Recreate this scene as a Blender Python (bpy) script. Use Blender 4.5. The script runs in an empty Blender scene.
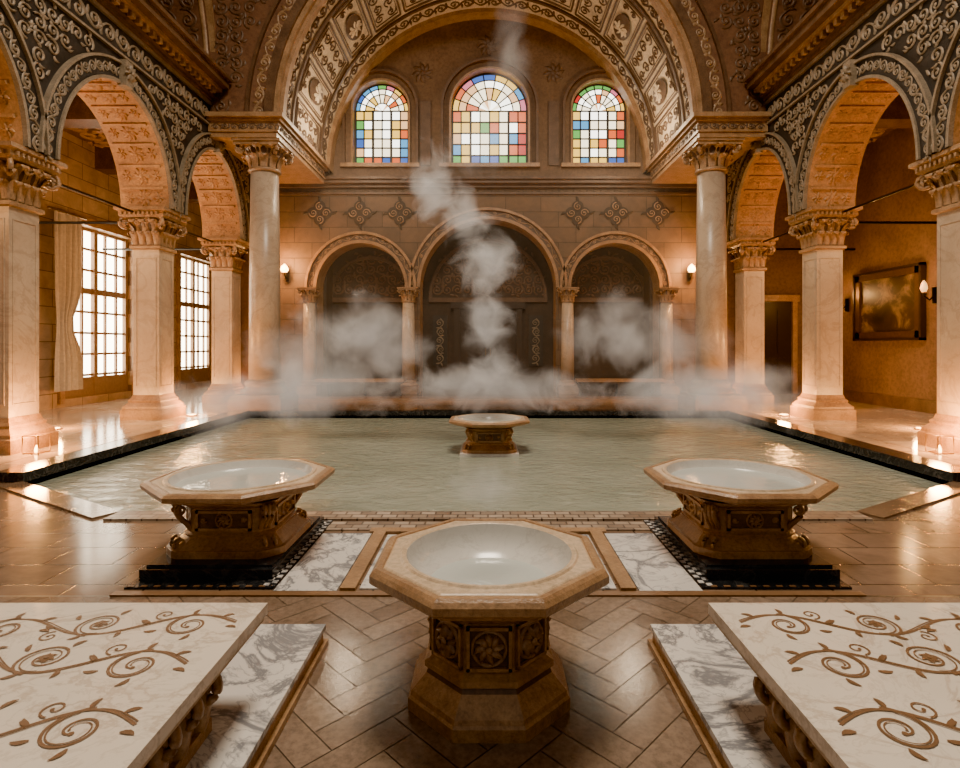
import bpy, math, random
from math import sin, cos, pi, sqrt
from mathutils import Vector
random.seed(4)
# ------------------------------------------------------------------ materials
MATS={}
def newmat(name):
    m=bpy.data.materials.new(name); m.use_nodes=True
    nt=m.node_tree; b=nt.nodes['Principled BSDF']; MATS[name]=m
    return m,nt,b
def N(nt,t,**k):
    n=nt.nodes.new(t)
    for a,v in k.items(): setattr(n,a,v)
    return n
def ramp(nt,stops,src):
    r=N(nt,'ShaderNodeValToRGB'); cr=r.color_ramp
    while len(cr.elements)<len(stops): cr.elements.new(0.5)
    for e,(p,c) in zip(cr.elements,stops):
        e.position=p; e.color=(c[0],c[1],c[2],1) if hasattr(c,'__len__') else (c,c,c,1)
    nt.links.new(src,r.inputs[0]); return r
def coords(nt,axes='xyz',scale=(1,1,1),rotz=0):
    tc=N(nt,'ShaderNodeTexCoord'); 
    out=tc.outputs['Object']
    if axes!='xyz':
        s=N(nt,'ShaderNodeSeparateXYZ'); c=N(nt,'ShaderNodeCombineXYZ'); nt.links.new(out,s.inputs[0])
        for i,a in enumerate(axes): nt.links.new(s.outputs['xyz'.index(a)],c.inputs[i])
        out=c.outputs[0]
    mp=N(nt,'ShaderNodeMapping'); mp.inputs['Scale'].default_value=scale; mp.inputs['Rotation'].default_value=(0,0,rotz)
    nt.links.new(out,mp.inputs[0]); return mp.outputs[0]
def noise(nt,vec,scale,detail=6,rough=.6,dist=0):
    n=N(nt,'ShaderNodeTexNoise'); n.inputs['Scale'].default_value=scale; n.inputs['Detail'].default_value=detail
    n.inputs['Roughness'].default_value=rough; n.inputs['Distortion'].default_value=dist
    nt.links.new(vec,n.inputs['Vector']); return n.outputs['Fac']
def mix(nt,a,b,fac,mode='MIX'):
    m=N(nt,'ShaderNodeMix',data_type='RGBA',blend_type=mode)
    for s,v in ((m.inputs[0],fac),(m.inputs[6],a),(m.inputs[7],b)):
        if hasattr(v,'is_linked'): nt.links.new(v,s)
        elif hasattr(v,'__len__'): s.default_value=(v[0],v[1],v[2],1)
        else: s.default_value=v
    return m.outputs[2]
def bump(nt,b,h,strength=.3,dist=.02):
    bp=N(nt,'ShaderNodeBump'); bp.inputs['Strength'].default_value=strength; bp.inputs['Distance'].default_value=dist
    nt.links.new(h,bp.inputs['Height']); nt.links.new(bp.outputs[0],b.inputs['Normal'])
def stone(name,c1,c2,rough=.6,scale=3,bs=.3,spec=.5):
    m,nt,b=newmat(name); v=coords(nt)
    f=noise(nt,v,scale,8,.65); f2=noise(nt,v,scale*9,5,.7)
    c=ramp(nt,[(.3,c1),(.7,c2)],f).outputs[0]
    d=ramp(nt,[(.3,.5),(.6,1.05)],f2).outputs[0]
    nt.links.new(mix(nt,c,d,.8,'MULTIPLY'),b.inputs['Base Color'])
    b.inputs['Roughness'].default_value=rough; b.inputs['Specular IOR Level'].default_value=spec
    bump(nt,b,f2,bs,.01); return m
def blocks(name,c1,c2,grout,axes,w,h,rough=.5,rotz=0,mortar=.012,off=.5,bs=.4,nvar=.5):
    m,nt,b=newmat(name); v=coords(nt,axes,(1,1,1),rotz)
    br=N(nt,'ShaderNodeTexBrick'); br.offset=off
    br.inputs['Scale'].default_value=1; br.inputs['Brick Width'].default_value=w; br.inputs['Row Height'].default_value=h
    br.inputs['Mortar Size'].default_value=mortar; br.inputs['Mortar Smooth'].default_value=.3
    for k,c in (('Color1',c1),('Color2',c2),('Mortar',grout)): br.inputs[k].default_value=(*c,1)
    nt.links.new(v,br.inputs['Vector'])
    f=noise(nt,v,2.2,8,.7,.6); d=ramp(nt,[(.3,1-nvar),(.7,1.15)],f).outputs[0]
    nt.links.new(mix(nt,br.outputs['Color'],d,.85,'MULTIPLY'),b.inputs['Base Color'])
    rr=N(nt,'ShaderNodeMapRange'); rr.inputs[3].default_value=rough*.75; rr.inputs[4].default_value=rough*1.35
    nt.links.new(f,rr.inputs[0]); nt.links.new(rr.outputs[0],b.inputs['Roughness'])
    iv=N(nt,'ShaderNodeMath',operation='SUBTRACT'); iv.inputs[0].default_value=1; nt.links.new(br.outputs['Fac'],iv.inputs[1])
    bump(nt,b,iv.outputs[0],bs,.012); return m
def marble(name,base,vein,scale=1.2,rough=.15,width=.03,base2=None,amt=1.0):
    m,nt,b=newmat(name); v=coords(nt)
    f=noise(nt,v,scale,9,.62,1.6); r=ramp(nt,[(.5-width*2,0.0),(.5-width*.3,amt),(.5+width*.3,amt),(.5+width*2,0.0)],f)
    g=noise(nt,v,scale*2.6,8,.6,2.2); r2=ramp(nt,[(.49-width,0.0),(.5,.6*amt),(.51+width,0.0)],g)
    cl=noise(nt,v,scale*.7,5,.6); cb=ramp(nt,[(.35,base),(.7,base2 or [x*.78 for x in base])],cl).outputs[0]
    c=mix(nt,cb,vein,r.outputs[0]); c=mix(nt,c,vein,r2.outputs[0])
    nt.links.new(c,b.inputs['Base Color']); b.inputs['Roughness'].default_value=rough; return m
def emis(name,col,st):
    m,nt,b=newmat(name); b.inputs['Base Color'].default_value=(*[c*.3 for c in col],1)
    b.inputs['Emission Color'].default_value=(*col,1); b.inputs['Emission Strength'].default_value=st; b.inputs['Roughness'].default_value=.3
    return m
def plain(name,col,rough=.5,metal=0):
    m,nt,b=newmat(name); b.inputs['Roughness'].default_value=rough; b.inputs['Metallic'].default_value=metal
    v=coords(nt); f=noise(nt,v,14,5); c=ramp(nt,[(.3,[x*.75 for x in col]),(.7,col)],f).outputs[0]
    nt.links.new(c,b.inputs['Base Color']); return m
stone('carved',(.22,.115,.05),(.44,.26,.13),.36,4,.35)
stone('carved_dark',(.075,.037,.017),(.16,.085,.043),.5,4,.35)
stone('basinstone',(.21,.105,.046),(.43,.25,.12),.28,5,.4)
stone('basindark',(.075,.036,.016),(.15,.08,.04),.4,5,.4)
stone('rimcream',(.46,.32,.19),(.62,.47,.32),.3,4,.25)
marble('shaft',(.50,.39,.28),(.26,.18,.12),1.1,.34,.02,(.38,.275,.185),.4)
stone('wallstone',(.115,.06,.029),(.20,.11,.056),.65,1.2,.3)
stone('redplaster',(.12,.052,.026),(.21,.10,.05),.6,1.5,.3)
stone('orangestone',(.34,.16,.058),(.52,.28,.11),.6,2.5,.4)
stone('soffitcream',(.46,.35,.23),(.68,.54,.37),.6,2,.3)
stone('ornblack',(.011,.010,.009),(.035,.028,.023),.45,3,.2)
stone('orncream',(.17,.125,.08),(.32,.24,.16),.5,5,.3)
stone('ornbrown',(.07,.036,.018),(.13,.072,.038),.5,5,.3)
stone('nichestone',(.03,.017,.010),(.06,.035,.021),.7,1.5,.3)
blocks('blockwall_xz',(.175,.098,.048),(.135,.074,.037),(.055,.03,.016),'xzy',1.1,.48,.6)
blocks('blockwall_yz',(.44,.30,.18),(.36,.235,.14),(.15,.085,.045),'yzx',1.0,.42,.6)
blocks('floortile',(.25,.16,.103),(.18,.113,.07),(.05,.03,.02),'xyz',.5,.34,.14,0,.008,.5,.3)
blocks('groutfloor',(.08,.052,.034),(.06,.04,.026),(.04,.025,.016),'xyz',.4,.2,.3,pi/4,.006,.5,.1,.35)
for i,(a,b_) in enumerate((((.155,.10,.066),(.22,.15,.103)),((.20,.138,.094),(.28,.197,.14)),((.12,.076,.049),(.18,.118,.078)),((.175,.117,.077),(.25,.172,.12)))): stone('parquet_%d'%i,a,b_,.16,3,.04)
blocks('mosaic',(.46,.36,.27),(.22,.15,.10),(.08,.05,.035),'xyz',.14,.09,.3,0,.008)
blocks('walkmarble',(.54,.43,.32),(.40,.295,.20),(.14,.09,.06),'xyz',.9,.9,.12,0,.01,0,.2,.4)
marble('marble_cream',(.74,.66,.55),(.50,.41,.32),1.1,.13,.010,(.63,.54,.44),.8)
marble('marble_grey',(.68,.64,.59),(.20,.20,.21),1.3,.14,.020,(.54,.51,.48))
marble('marble_white',(.62,.59,.54),(.45,.42,.38),2,.2,.012,None,.5)
marble('marble_black',(.014,.015,.017),(.05,.05,.05),2.0,.16,.012)
plain('inlay',(.20,.105,.05),.35); plain('iron',(.03,.025,.02),.4,.8); plain('darkwood',(.03,.017,.010),.4)
plain('winframe',(.26,.15,.075),.5); plain('lead',(.03,.027,.023),.5); plain('curtaincloth',(.34,.30,.25),.9)
plain('brass',(.5,.3,.12),.3,.9); plain('goldframe',(.12,.065,.03),.4,.5)
emis('lampglow',(1,.5,.16),30); emis('lampdim',(1,.55,.2),2.5); emis('dayglass',(1,.85,.62),17)
PAL=[((1,.85,.58),2.2),((1,.96,.84),3.2),((1,.60,.08),1.4),((.95,.16,.03),1.0),((.10,.42,.80),1.0),((.16,.55,.10),.9),((.85,.20,.30),1.0),((.95,.52,.22),1.4),((.05,.16,.60),.9),((.75,.04,.03),.8)]
for i,(c,s) in enumerate(PAL): emis('glass_%d'%i,c,s*1.7)
m,nt,b=newmat('poolwater'); v=coords(nt); b.inputs['Roughness'].default_value=.12; b.inputs['Specular IOR Level'].default_value=.5
f=noise(nt,v,.6,4); c=ramp(nt,[(.3,(.24,.265,.205)),(.7,(.34,.36,.29))],f).outputs[0]; nt.links.new(c,b.inputs['Base Color'])
f=noise(nt,coords(nt,'xyz',(1,1.6,1)),3.6,5,.6,.8); bump(nt,b,f,.6,.06)
m,nt,b=newmat('bowlwater'); v=coords(nt); b.inputs['Roughness'].default_value=.04; b.inputs['Base Color'].default_value=(.46,.48,.45,1)
bump(nt,b,noise(nt,v,7,3),.2,.02)
m,nt,b=newmat('canvas'); v=coords(nt,'yzx'); f=noise(nt,v,1.6,8,.6,.5)
c=ramp(nt,[(.3,(.015,.011,.009)),(.5,(.05,.03,.018)),(.62,(.22,.14,.07)),(.8,(.06,.07,.07))],f).outputs[0]; nt.links.new(c,b.inputs['Base Color']); b.inputs['Roughness'].default_value=.4

# ------------------------------------------------------------------ mesh builder
CNT=[0]
class MB:
    def __init__(s): s.v=[];s.f=[];s.m=[];s.sm=[];s.mats=[]
    def mi(s,n):
        if n not in s.mats: s.mats.append(n)
        return s.mats.index(n)
    def add(s,vs,fs,mat,smooth=False):
        o=len(s.v); s.v+= [tuple(p) for p in vs]; k=s.mi(mat)
        for f in fs: s.f.append([i+o for i in f]); s.m.append(k); s.sm.append(smooth)
    def box(s,x0,x1,y0,y1,z0,z1,mat):
        if x0>x1:x0,x1=x1,x0
        vs=[(x,y,z) for z in(z0,z1) for y in(y0,y1) for x in(x0,x1)]
        s.add(vs,[(0,2,3,1),(4,5,7,6),(0,1,5,4),(2,6,7,3),(0,4,6,2),(1,3,7,5)],mat)
    def fbox(s,f,u0,u1,v0,v1,h0,h1,mat):
        vs=[f(u,v,h) for h in(h0,h1) for v in(v0,v1) for u in(u0,u1)]
        s.add(vs,[(0,2,3,1),(4,5,7,6),(0,1,5,4),(2,6,7,3),(0,4,6,2),(1,3,7,5)],mat)
    def ribbon(s,f,pts,w,h,mat,flat=False):
        n=len(pts); vs=[];fs=[]
        if flat: CNT[0]+=1; h=h+(CNT[0]%60)*.00006
        for i,(x,y) in enumerate(pts):
            a=pts[max(0,i-1)];c=pts[min(n-1,i+1)]
            dx,dy=c[0]-a[0],c[1]-a[1];L=math.hypot(dx,dy) or 1
            nx,ny=-dy/L,dx/L; ww=w(i/(n-1)) if callable(w) else w
            if flat: vs+=[f(x+nx*ww,y+ny*ww,h),f(x-nx*ww,y-ny*ww,h)]
            else: vs+=[f(x+nx*ww,y+ny*ww,0.001),f(x,y,h),f(x-nx*ww,y-ny*ww,0.001)]
        k=2 if flat else 3
        for i in range(n-1):
            for j in range(k-1): fs.append((i*k+j,i*k+j+1,(i+1)*k+j+1,(i+1)*k+j))
        s.add(vs,fs,mat,not flat)
    def tube(s,pts,r,mat,n=8):
        vs=[];fs=[];P=[Vector(p) for p in pts]
        for i,p in enumerate(P):
            t=(P[min(i+1,len(P)-1)]-P[max(i-1,0)]).normalized()
            a=Vector((0,0,1)) if abs(t.z)<.9 else Vector((1,0,0))
            x=t.cross(a).normalized();y=t.cross(x); rr=r(i/(len(P)-1)) if callable(r) else r
            for k in range(n): vs.append(p+x*rr*cos(2*pi*k/n)+y*rr*sin(2*pi*k/n))
        for i in range(len(P)-1):
            for k in range(n): fs.append((i*n+k,i*n+(k+1)%n,(i+1)*n+(k+1)%n,(i+1)*n+k))
        fs.append(tuple(range(n))); fs.append(tuple(range(len(vs)-n,len(vs))))
        s.add(vs,fs,mat,True)
    def loft(s,o,rings,mat,smooth=False,seg=64,capb=True,capt=True):
        vs=[];fs=[]
        for r in rings:
            z,a,k=r[:3]; ay=r[3] if len(r)>3 else 1
            for i in range(seg):
                th=2*pi*i/seg
                if k=='o':
                    q=(th+pi/8)%(pi/4)-pi/8; R=a/cos(q)
                elif k=='s':
                    c_,s_=abs(cos(th)),abs(sin(th)); R=min(a/max(c_,s_),1.72*a/(c_+s_))
                elif k=='q':
                    c_,s_=abs(cos(th)),abs(sin(th)); R=a/max(c_,s_)
                else: R=a
                vs.append((o[0]+R*cos(th),o[1]+R*sin(th)*ay,o[2]+z))
        for j in range(len(rings)-1):
            for i in range(seg): fs.append((j*seg+i,j*seg+(i+1)%seg,(j+1)*seg+(i+1)%seg,(j+1)*seg+i))
        if capb: fs.append(tuple(reversed(range(seg))))
        if capt: fs.append(tuple(range(len(vs)-seg,len(vs))))
        s.add(vs,fs,mat,smooth)
    def build(s,name,parent=None):
        me=bpy.data.meshes.new(name); me.from_pydata(s.v,[],s.f)
        for n in s.mats: me.materials.append(MATS[n])
        me.polygons.foreach_set('material_index',s.m); me.polygons.foreach_set('use_smooth',s.sm); me.update()
        ob=bpy.data.objects.new(name,me); bpy.context.scene.collection.objects.link(ob)
        if parent: ob.parent=parent
        return ob
# ---------------- ornament
def spiral(mb,f,cx,cy,R,a0,d,w,h,mat,turns=1.35,seg=18,flat=False):
    pts=[]
    for i in range(seg+1):
        t=i/seg; a=a0+d*turns*2*pi*t; r=R*(1-.82*t); pts.append((cx+r*cos(a),cy+r*sin(a)))
    mb.ribbon(f,pts,lambda t:w*(1-.35*t),h,mat,flat)
    e=pts[-1]; n=7; q=0
    if flat: CNT[0]+=1; q=(CNT[0]%60)*.00006
    mb.add([f(e[0],e[1],h+q)]+[f(e[0]+w*1.7*cos(2*pi*k/n),e[1]+w*1.7*sin(2*pi*k/n),(h+q) if flat else h*.5) for k in range(n)],[(0,1+k,1+(k+1)%n) for k in range(n)],mat)
def leaf(mb,f,x,y,a,L,w,h,mat,flat=False):
    pts=[(x+L*t*cos(a+.5*t),y+L*t*sin(a+.5*t)) for t in [0,.25,.5,.75,1]]
    mb.ribbon(f,pts,lambda t:w*(sin(pi*min(1,t*.9+.08))+.05),h,mat,flat)
def rosette(mb,f,x,y,R,h,mat,n=8,flat=False):
    for k in range(n): leaf(mb,f,x,y,2*pi*k/n-.25,R,R*.24,h,mat,flat)
    m=8; q=.0045 if flat else h*.5
    mb.add([f(x,y,h+q)]+[f(x+R*.25*cos(2*pi*k/m),y+R*.25*sin(2*pi*k/m),h+(q if flat else 0)) for k in range(m)],[(0,1+k,1+(k+1)%m) for k in range(m)],mat)
def vine(mb,f,L,A,n,w,h,mat,leaves=True,flat=False):
    P=L/n; pts=[(L*i/(n*8),A*.62*sin(pi*i/8)) for i in range(n*8+1)]
    mb.ribbon(f,pts,w,h,mat,flat)
    for i in range(n):
        sg=1 if i%2==0 else -1; cx=(i+.5)*P; 
        spiral(mb,f,cx,-sg*A*.12,min(P*.42,A*.66),pi/2*sg,sg*-1,w,h,mat,flat=flat)
        if leaves:
            leaf(mb,f,i*P,0,pi/2*sg+.5,A*.8,w*1.6,h,mat,flat); leaf(mb,f,i*P,0,-pi/2*sg-.6,A*.8,w*1.6,h,mat,flat)
def field(mb,f,u0,u1,v0,v1,g,pred,mat,h=.03,w=.03):
    nu=max(1,int(round((u1-u0)/g))); nv=max(1,int(round((v1-v0)/g)))
    for i in range(nu):
        for j in range(nv):
            x=u0+(i+.5)*(u1-u0)/nu; y=v0+(j+.5)*(v1-v0)/nv
            if not pred(x,y): continue
            d=1 if (i+j)%2 else -1
            spiral(mb,f,x,y,g*.5,(i*1.7+j*2.3),d,w,h,mat)
            a=i*2.1+j*1.3
            leaf(mb,f,x+g*.5*cos(a),y+g*.5*sin(a),a+1,g*.45,w*1.5,h,mat)
            leaf(mb,f,x-g*.5*cos(a),y-g*.5*sin(a),a+3.6,g*.45,w*1.5,h,mat)
def archwall(mb,f,u0,u1,v0,v1,ops,t,mat,smat,back=True,ns=28):
    us=u0
    def q(ua,ub,va,vb):
        if ub-ua<1e-4 or vb-va<1e-4: return
        mb.add([f(ua,va,0),f(ub,va,0),f(ub,vb,0),f(ua,vb,0)],[(0,1,2,3)],mat)
        if back: mb.add([f(ua,va,-t),f(ub,va,-t),f(ub,vb,-t),f(ua,vb,-t)],[(3,2,1,0)],mat)
    for (uc,hw,sp,rise,bot) in sorted(ops):
        q(us,uc-hw,v0,v1)
        if bot>v0: q(uc-hw,uc+hw,v0,bot)
        pr=[(uc-hw*cos(pi*i/ns),sp+rise*sin(pi*i/ns)) for i in range(ns+1)]
        for i in range(ns):
            (ua,va),(ub,vb)=pr[i],pr[i+1]
            for d in ([0,-t] if back else [0]):
                mb.add([f(ua,va,d),f(ub,vb,d),f(ub,v1,d),f(ua,v1,d)],[(0,1,2,3)],mat)
            mb.add([f(ua,va,0),f(ub,vb,0),f(ub,vb,-t),f(ua,va,-t)],[(0,1,2,3)],smat)
        for uu in (uc-hw,uc+hw):
            mb.add([f(uu,bot,0),f(uu,sp,0),f(uu,sp,-t),f(uu,bot,-t)],[(0,1,2,3)],smat)
        if bot>v0: mb.add([f(uc-hw,bot,0),f(uc+hw,bot,0),f(uc+hw,bot,-t),f(uc-hw,bot,-t)],[(0,1,2,3)],smat)
        us=uc+hw
    q(us,u1,v0,v1)
def archivolt(mb,f,uc,hw,sp,rise,o0,o1,h0,h1,mat,ns=36,a0=0,a1=pi):
    vs=[];fs=[]
    for i in range(ns+1):
        a=a0+(a1-a0)*i/ns
        for o,h in ((o0,h0),(o0,h1),(o1,h1),(o1,h0)):
            vs.append(f(uc-(hw+o)*cos(a),sp+(rise+o)*sin(a),h))
    for i in range(ns):
        for k in range(3): fs.append((i*4+k,i*4+k+1,(i+1)*4+k+1,(i+1)*4+k))
    mb.add(vs,fs,mat)
def arcmap(f,uc,hw,sp,rise,o,L,h0=0):
    def g(s,w,h):
        a=pi*s/L; return f(uc-(hw+o+w)*cos(a),sp+(rise+o+w)*sin(a),h0+h)
    return g
def capleaf(mb,p,n,t,H,W,out,mat):
    p=Vector(p);n=Vector(n);t=Vector(t); vs=[];fs=[]; K=8
    prof=[(0,0),(.25,.03),(.5,.12),(.7,.3),(.86,.6),(.95,.95),(.90,1.2),(.78,1.22),(.72,1.05)]
    for i in range(K+1):
        s=i/K; zz,oo=prof[i]; w=W*(.8+.3*sin(pi*s))*(1 if i<5 else 1-(i-4)*.14)
        for k,(q,dd) in enumerate(((-1,-.02),(-.45,.014),(0,-.004),(.45,.014),(1,-.02))):
            vs.append(p+n*(oo*out+dd)+t*(q*w)+Vector((0,0,zz*H)))
    for i in range(K):
        for k in range(4): fs.append((i*5+k,i*5+k+1,(i+1)*5+k+1,(i+1)*5+k))
    mb.add(vs,fs,mat,True)
def volute(mb,p,n,R,mat,r=.02):
    p=Vector(p);n=Vector(n).normalized(); pts=[]
    for i in range(22):
        t=i/21; a=pi/2+ -1.6*2*pi*t*1; rr=R*(1-.75*t); pts.append(p+n*(rr*cos(a))+Vector((0,0,rr*sin(a))))
    mb.tube(pts,r,mat,6)
# ---------------- pillar
def pillar(x,y,w=.27):
    mb=MB(); o=(x,y,0); Z=.06
    mb.loft(o,[(Z,.44,'q'),(Z+.20,.44,'q'),(Z+.22,.41,'q'),(Z+.27,.41,'q'),(Z+.31,.37,'q'),(Z+.35,.33,'q'),(Z+.39,.34,'q'),(Z+.43,.30,'q'),(Z+.5,w+.01,'q')],'carved')
    mb.loft(o,[(Z+.5,w,'q'),(3.6,w,'q')],'shaft')
    for a in range(4):
        n=Vector((cos(a*pi/2),sin(a*pi/2),0)); t=Vector((-n.y,n.x,0))
        f=lambda u,v,h,n=n,t=t:Vector((x,y,0))+n*(w+h)+t*u+Vector((0,0,v))
        for u in(-.21,.195): mb.fbox(f,u,u+.015,.75,3.4,0,.01,'shaft')
        mb.fbox(f,-.21,.21,.735,.75,0,.01,'shaft'); mb.fbox(f,-.21,.21,3.4,3.415,0,.01,'shaft')
        for k in range(4):
            capleaf(mb,f(-.225+k*.15,3.68,.02),n,t,.28,.078,.09,'carved')
        for k in range(3):
            capleaf(mb,f(-.2+k*.2,3.9,.02),n,t,.30,.095,.15,'carved')
        d=(n+t).normalized(); volute(mb,Vector((x,y,4.1))+d*.52,d,.12,'carved',.035)
        capleaf(mb,Vector((x,y,3.7))+d*.36,d,Vector((-d.y,d.x,0)),.42,.09,.16,'carved')
        for sg in(-1,1): spiral(mb,lambda u,v,h,n=n,t=t:Vector((x,y,0))+n*(w+.13+h)+t*u+Vector((0,0,v)),sg*.1,4.15,.075,0,sg,.02,.04,'carved')
        for k in range(9): mb.fbox(f,-.40+k*.09,-.36+k*.09,4.265,4.32,.19,.235,'carved')
    mb.loft(o,[(3.58,w+.01,'q'),(3.6,w+.05,'q'),(3.65,w+.05,'q'),(3.68,w,'q')],'carved')
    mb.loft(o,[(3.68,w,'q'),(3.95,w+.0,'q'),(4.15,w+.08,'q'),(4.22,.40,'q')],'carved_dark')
    mb.loft(o,[(4.22,.43,'q'),(4.26,.46,'q'),(4.33,.46,'q'),(4.36,.52,'q'),(4.42,.52,'q')],'carved')
    return mb.build('stone_pillar')
PY=(1.1,4.6,8.25,11.9,15.2)
for s in(-1,1):
    for y in PY: pillar(s*7.1,y)
# ---------------- big round column
def column(x,y,H=6.5,r=.38,name='round_column',base=.62,Z=0,cap=.65):
    mb=MB(); o=(x,y,0); k=r/.38
    mb.box(x-base,x+base,y-base,y+base,Z,Z+.34*k,'carved')
    mb.box(x-base*.92,x+base*.92,y-base*.92,y+base*.92,Z+.34*k,Z+.42*k,'carved')
    mb.loft(o,[(Z+.42*k,r*1.45,'c'),(Z+.47*k,r*1.52,'c'),(Z+.54*k,r*1.45,'c'),(Z+.57*k,r*1.25,'c'),(Z+.63*k,r*1.2,'c'),(Z+.68*k,r*1.28,'c'),(Z+.73*k,r*1.2,'c'),(Z+.78*k,r*1.02,'c')],'carved',True,32)
    mb.loft(o,[(Z+.78*k,r,'c'),(H*.5,r*.97,'c'),(H-cap,r*.88,'c')],'shaft',True,32)
    mb.loft(o,[(H-cap-.04*k,r*.98,'c'),(H-cap,r*1.05,'c'),(H-cap+.05*k,r*.98,'c')],'carved',True,32)
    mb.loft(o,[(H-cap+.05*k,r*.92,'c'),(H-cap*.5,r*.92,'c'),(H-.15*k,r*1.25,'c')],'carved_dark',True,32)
    for tier,(z0,n,hh,ou) in enumerate(((H-cap+.05*k,10,cap*.45,.14*k),(H-cap*.6,10,cap*.45,.24*k))):
        for i in range(n):
            a=2*pi*(i+.5*tier)/n; nn=Vector((cos(a),sin(a),0)); t=Vector((-nn.y,nn.x,0))
            capleaf(mb,Vector((x,y,z0))+nn*r*.96,nn,t,hh,r*.26,ou,'carved')
    for a in (pi/4,3*pi/4,5*pi/4,7*pi/4):
        d=Vector((cos(a),sin(a),0)); volute(mb,Vector((x,y,H-.22*k))+d*r*1.6,d,.12*k,'carved',.04*k)
    e=r*1.45; mb.box(x-e,x+e,y-e,y+e,H-.14*k,H-.06*k,'carved'); mb.box(x-e*1.07,x+e*1.07,y-e*1.07,y+e*1.07,H-.06*k,H,'carved')
    return mb.build(name)
for s in(-1,1): column(s*5.5,13.8,6.5,.37)
for x in(-5.5,-2.45,2.45,5.5): column(x,17.25,3.35,.2,'arcade_column',.30,.12,.42)
# ---------------- side arcade walls
BAYS=[(2.85,1.45),(6.43,1.52),(10.07,1.52),(13.55,1.36)]; SP,RI=4.42,1.85
for s,nm in((-1,'left'),(1,'right')):
    f=lambda u,v,d,s=s:(s*(6.6-d),u,v)
    mb=MB()
    archwall(mb,f,.7,15.6,4.42,7.35,[(b,HW,SP,RI,4.42) for b,HW in BAYS],1.0,'ornblack','orangestone')
    mb.box(s*6.6,s*7.6,15.5,17.45,0.06,7.35,'wallstone')
    for b,HW in BAYS:
        archivolt(mb,f,b,HW,SP,RI,0,.05,0,.07,'orncream'); archivolt(mb,f,b,HW,SP,RI,.05,.34,0,.035,'ornblack')
        archivolt(mb,f,b,HW,SP,RI,.34,.38,0,.09,'orncream')
        vine(mb,arcmap(f,b,HW,SP,RI,.195,5.0,.036),5.0,.12,30,.012,.02,'orncream',True)
        for k in range(13):
            a=pi*k/13; a2=a+.03
            P=lambda a,d,o:f(b-(HW-o)*cos(a),SP+(RI-o)*sin(a),d)
            mb.add([P(a,-.08,0),P(a2,-.08,0),P(a2,-.92,0),P(a,-.92,0),P(a,-.08,.04),P(a2,-.08,.04),P(a2,-.92,.04),P(a,-.92,.04)],[(4,5,6,7),(0,4,7,3),(1,5,6,2),(0,1,5,4),(3,2,6,7)],'orangestone')
            ac=a+pi/26
            g=lambda u,v,h,ac=ac,b=b:f(b-(HW-h)*cos(ac+v/1.6),SP+(RI-h)*sin(ac+v/1.6),-.5+u)
            rosette(mb,g,0,0,.16,.035,'orangestone'); 
            for uu in(-.3,.3): rosette(mb,g,uu,0,.1,.03,'orangestone',6)
        mb.fbox(f,b-.10,b+.10,SP+RI-.04,SP+RI+.42,0,.16,'orncream'); rosette(mb,lambda u,v,h:f(u,v,.16+h),b,SP+RI+.2,.14,.06,'orncream')
    def ok(u,v):
        for b,HW in BAYS:
            if v>SP and ((u-b)/(HW+.53))**2+((v-SP)/(RI+.53))**2<1: return False
            if abs(u-b)<HW+.45 and v<SP+.3: return False
        return True
    g_=lambda u,v,h:f(u,v,h+.005)
    field(mb,g_,.8,15.4,4.5,6.72,.25,ok,'orncream',.03,.018)
    for (a,bb) in ((6.78,6.82),(7.28,7.35)): mb.fbox(f,.7,15.6,a,bb,0,.06,'orncream')
    vine(mb,lambda u,v,h:f(u+.8,7.05+v,h),14.6,.2,40,.02,.035,'orncream')
    mb.build('wall_'+nm)
    c=MB()
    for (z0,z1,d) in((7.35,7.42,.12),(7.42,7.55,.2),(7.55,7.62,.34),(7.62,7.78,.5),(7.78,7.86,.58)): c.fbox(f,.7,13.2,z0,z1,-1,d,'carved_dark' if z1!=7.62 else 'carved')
    for i in range(58):
        u=.9+i*.21; c.fbox(f,u,u+.1,7.43,7.54,.2,.29,'carved')
    c.build('trim_cornice')
    l=MB()
    archwall(l,f,.7,15.6,7.86,13.2,[(8.5,4.85,7.9,4.85,7.86)],1.3,'redplaster','redplaster')
    l.box(s*9.2,s*9.3,.7,17.5,7.05,13.2,'carved_dark')
    archivolt(l,f,8.5,4.85,7.9,4.85,0,.12,0,.12,'carved'); archivolt(l,f,8.5,4.85,7.9,4.85,.5,.6,0,.08,'carved_dark')
    for d0 in(-.1,-1.2):
        g=lambda u,v,h:f(8.5-(4.85-h)*cos(u/4.85),7.9+(4.85-h)*sin(u/4.85),d0+v)
        l.ribbon(g,[(15.2*i/40,0) for i in range(41)],.06,.06,'carved')
    g=lambda u,v,h:f(8.5-(4.85-h)*cos(u/4.85),7.9+(4.85-h)*sin(u/4.85),-.65+v)
    for vv in(-.24,.24): vine(l,lambda u,v,h,vv=vv:g(u,v+vv,h),15.2,.24,40,.03,.035,'carved_dark')
    l.build('wall_lunette_'+nm)
    for i in range(4):
        r=MB(); r.tube([(s*7.2,PY[i]+.55,4.3),(s*7.2,PY[i+1]-.55,4.3)],.025,'iron'); r.build('tie_rod')
    for y in(8.25,11.9,15.2):
        r=MB(); r.tube([(s*7.65,y,4.2),(s*(10.45 if s<0 else 9.95),y,4.2)],.03,'iron'); r.build('tie_rod')
    e=MB()
    for (z0,z1,d) in((6.5,6.62,0),(6.62,6.86,.04),(6.86,6.92,.12),(6.92,7.02,.2)):
        e.box(s*(4.98-d),s*6.58,13.8-.60-d,17.0,z0,z1,'carved')
    vine(e,lambda u,v,h:(s*(4.94-h),13.2+u,6.74+v),3.8,.1,14,.014,.02,'ornbrown')
    vine(e,lambda u,v,h:(s*(5.0+u),13.16-h,6.74+v),1.5,.1,7,.014,.02,'ornbrown')
    e.build('trim_entablature')
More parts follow.
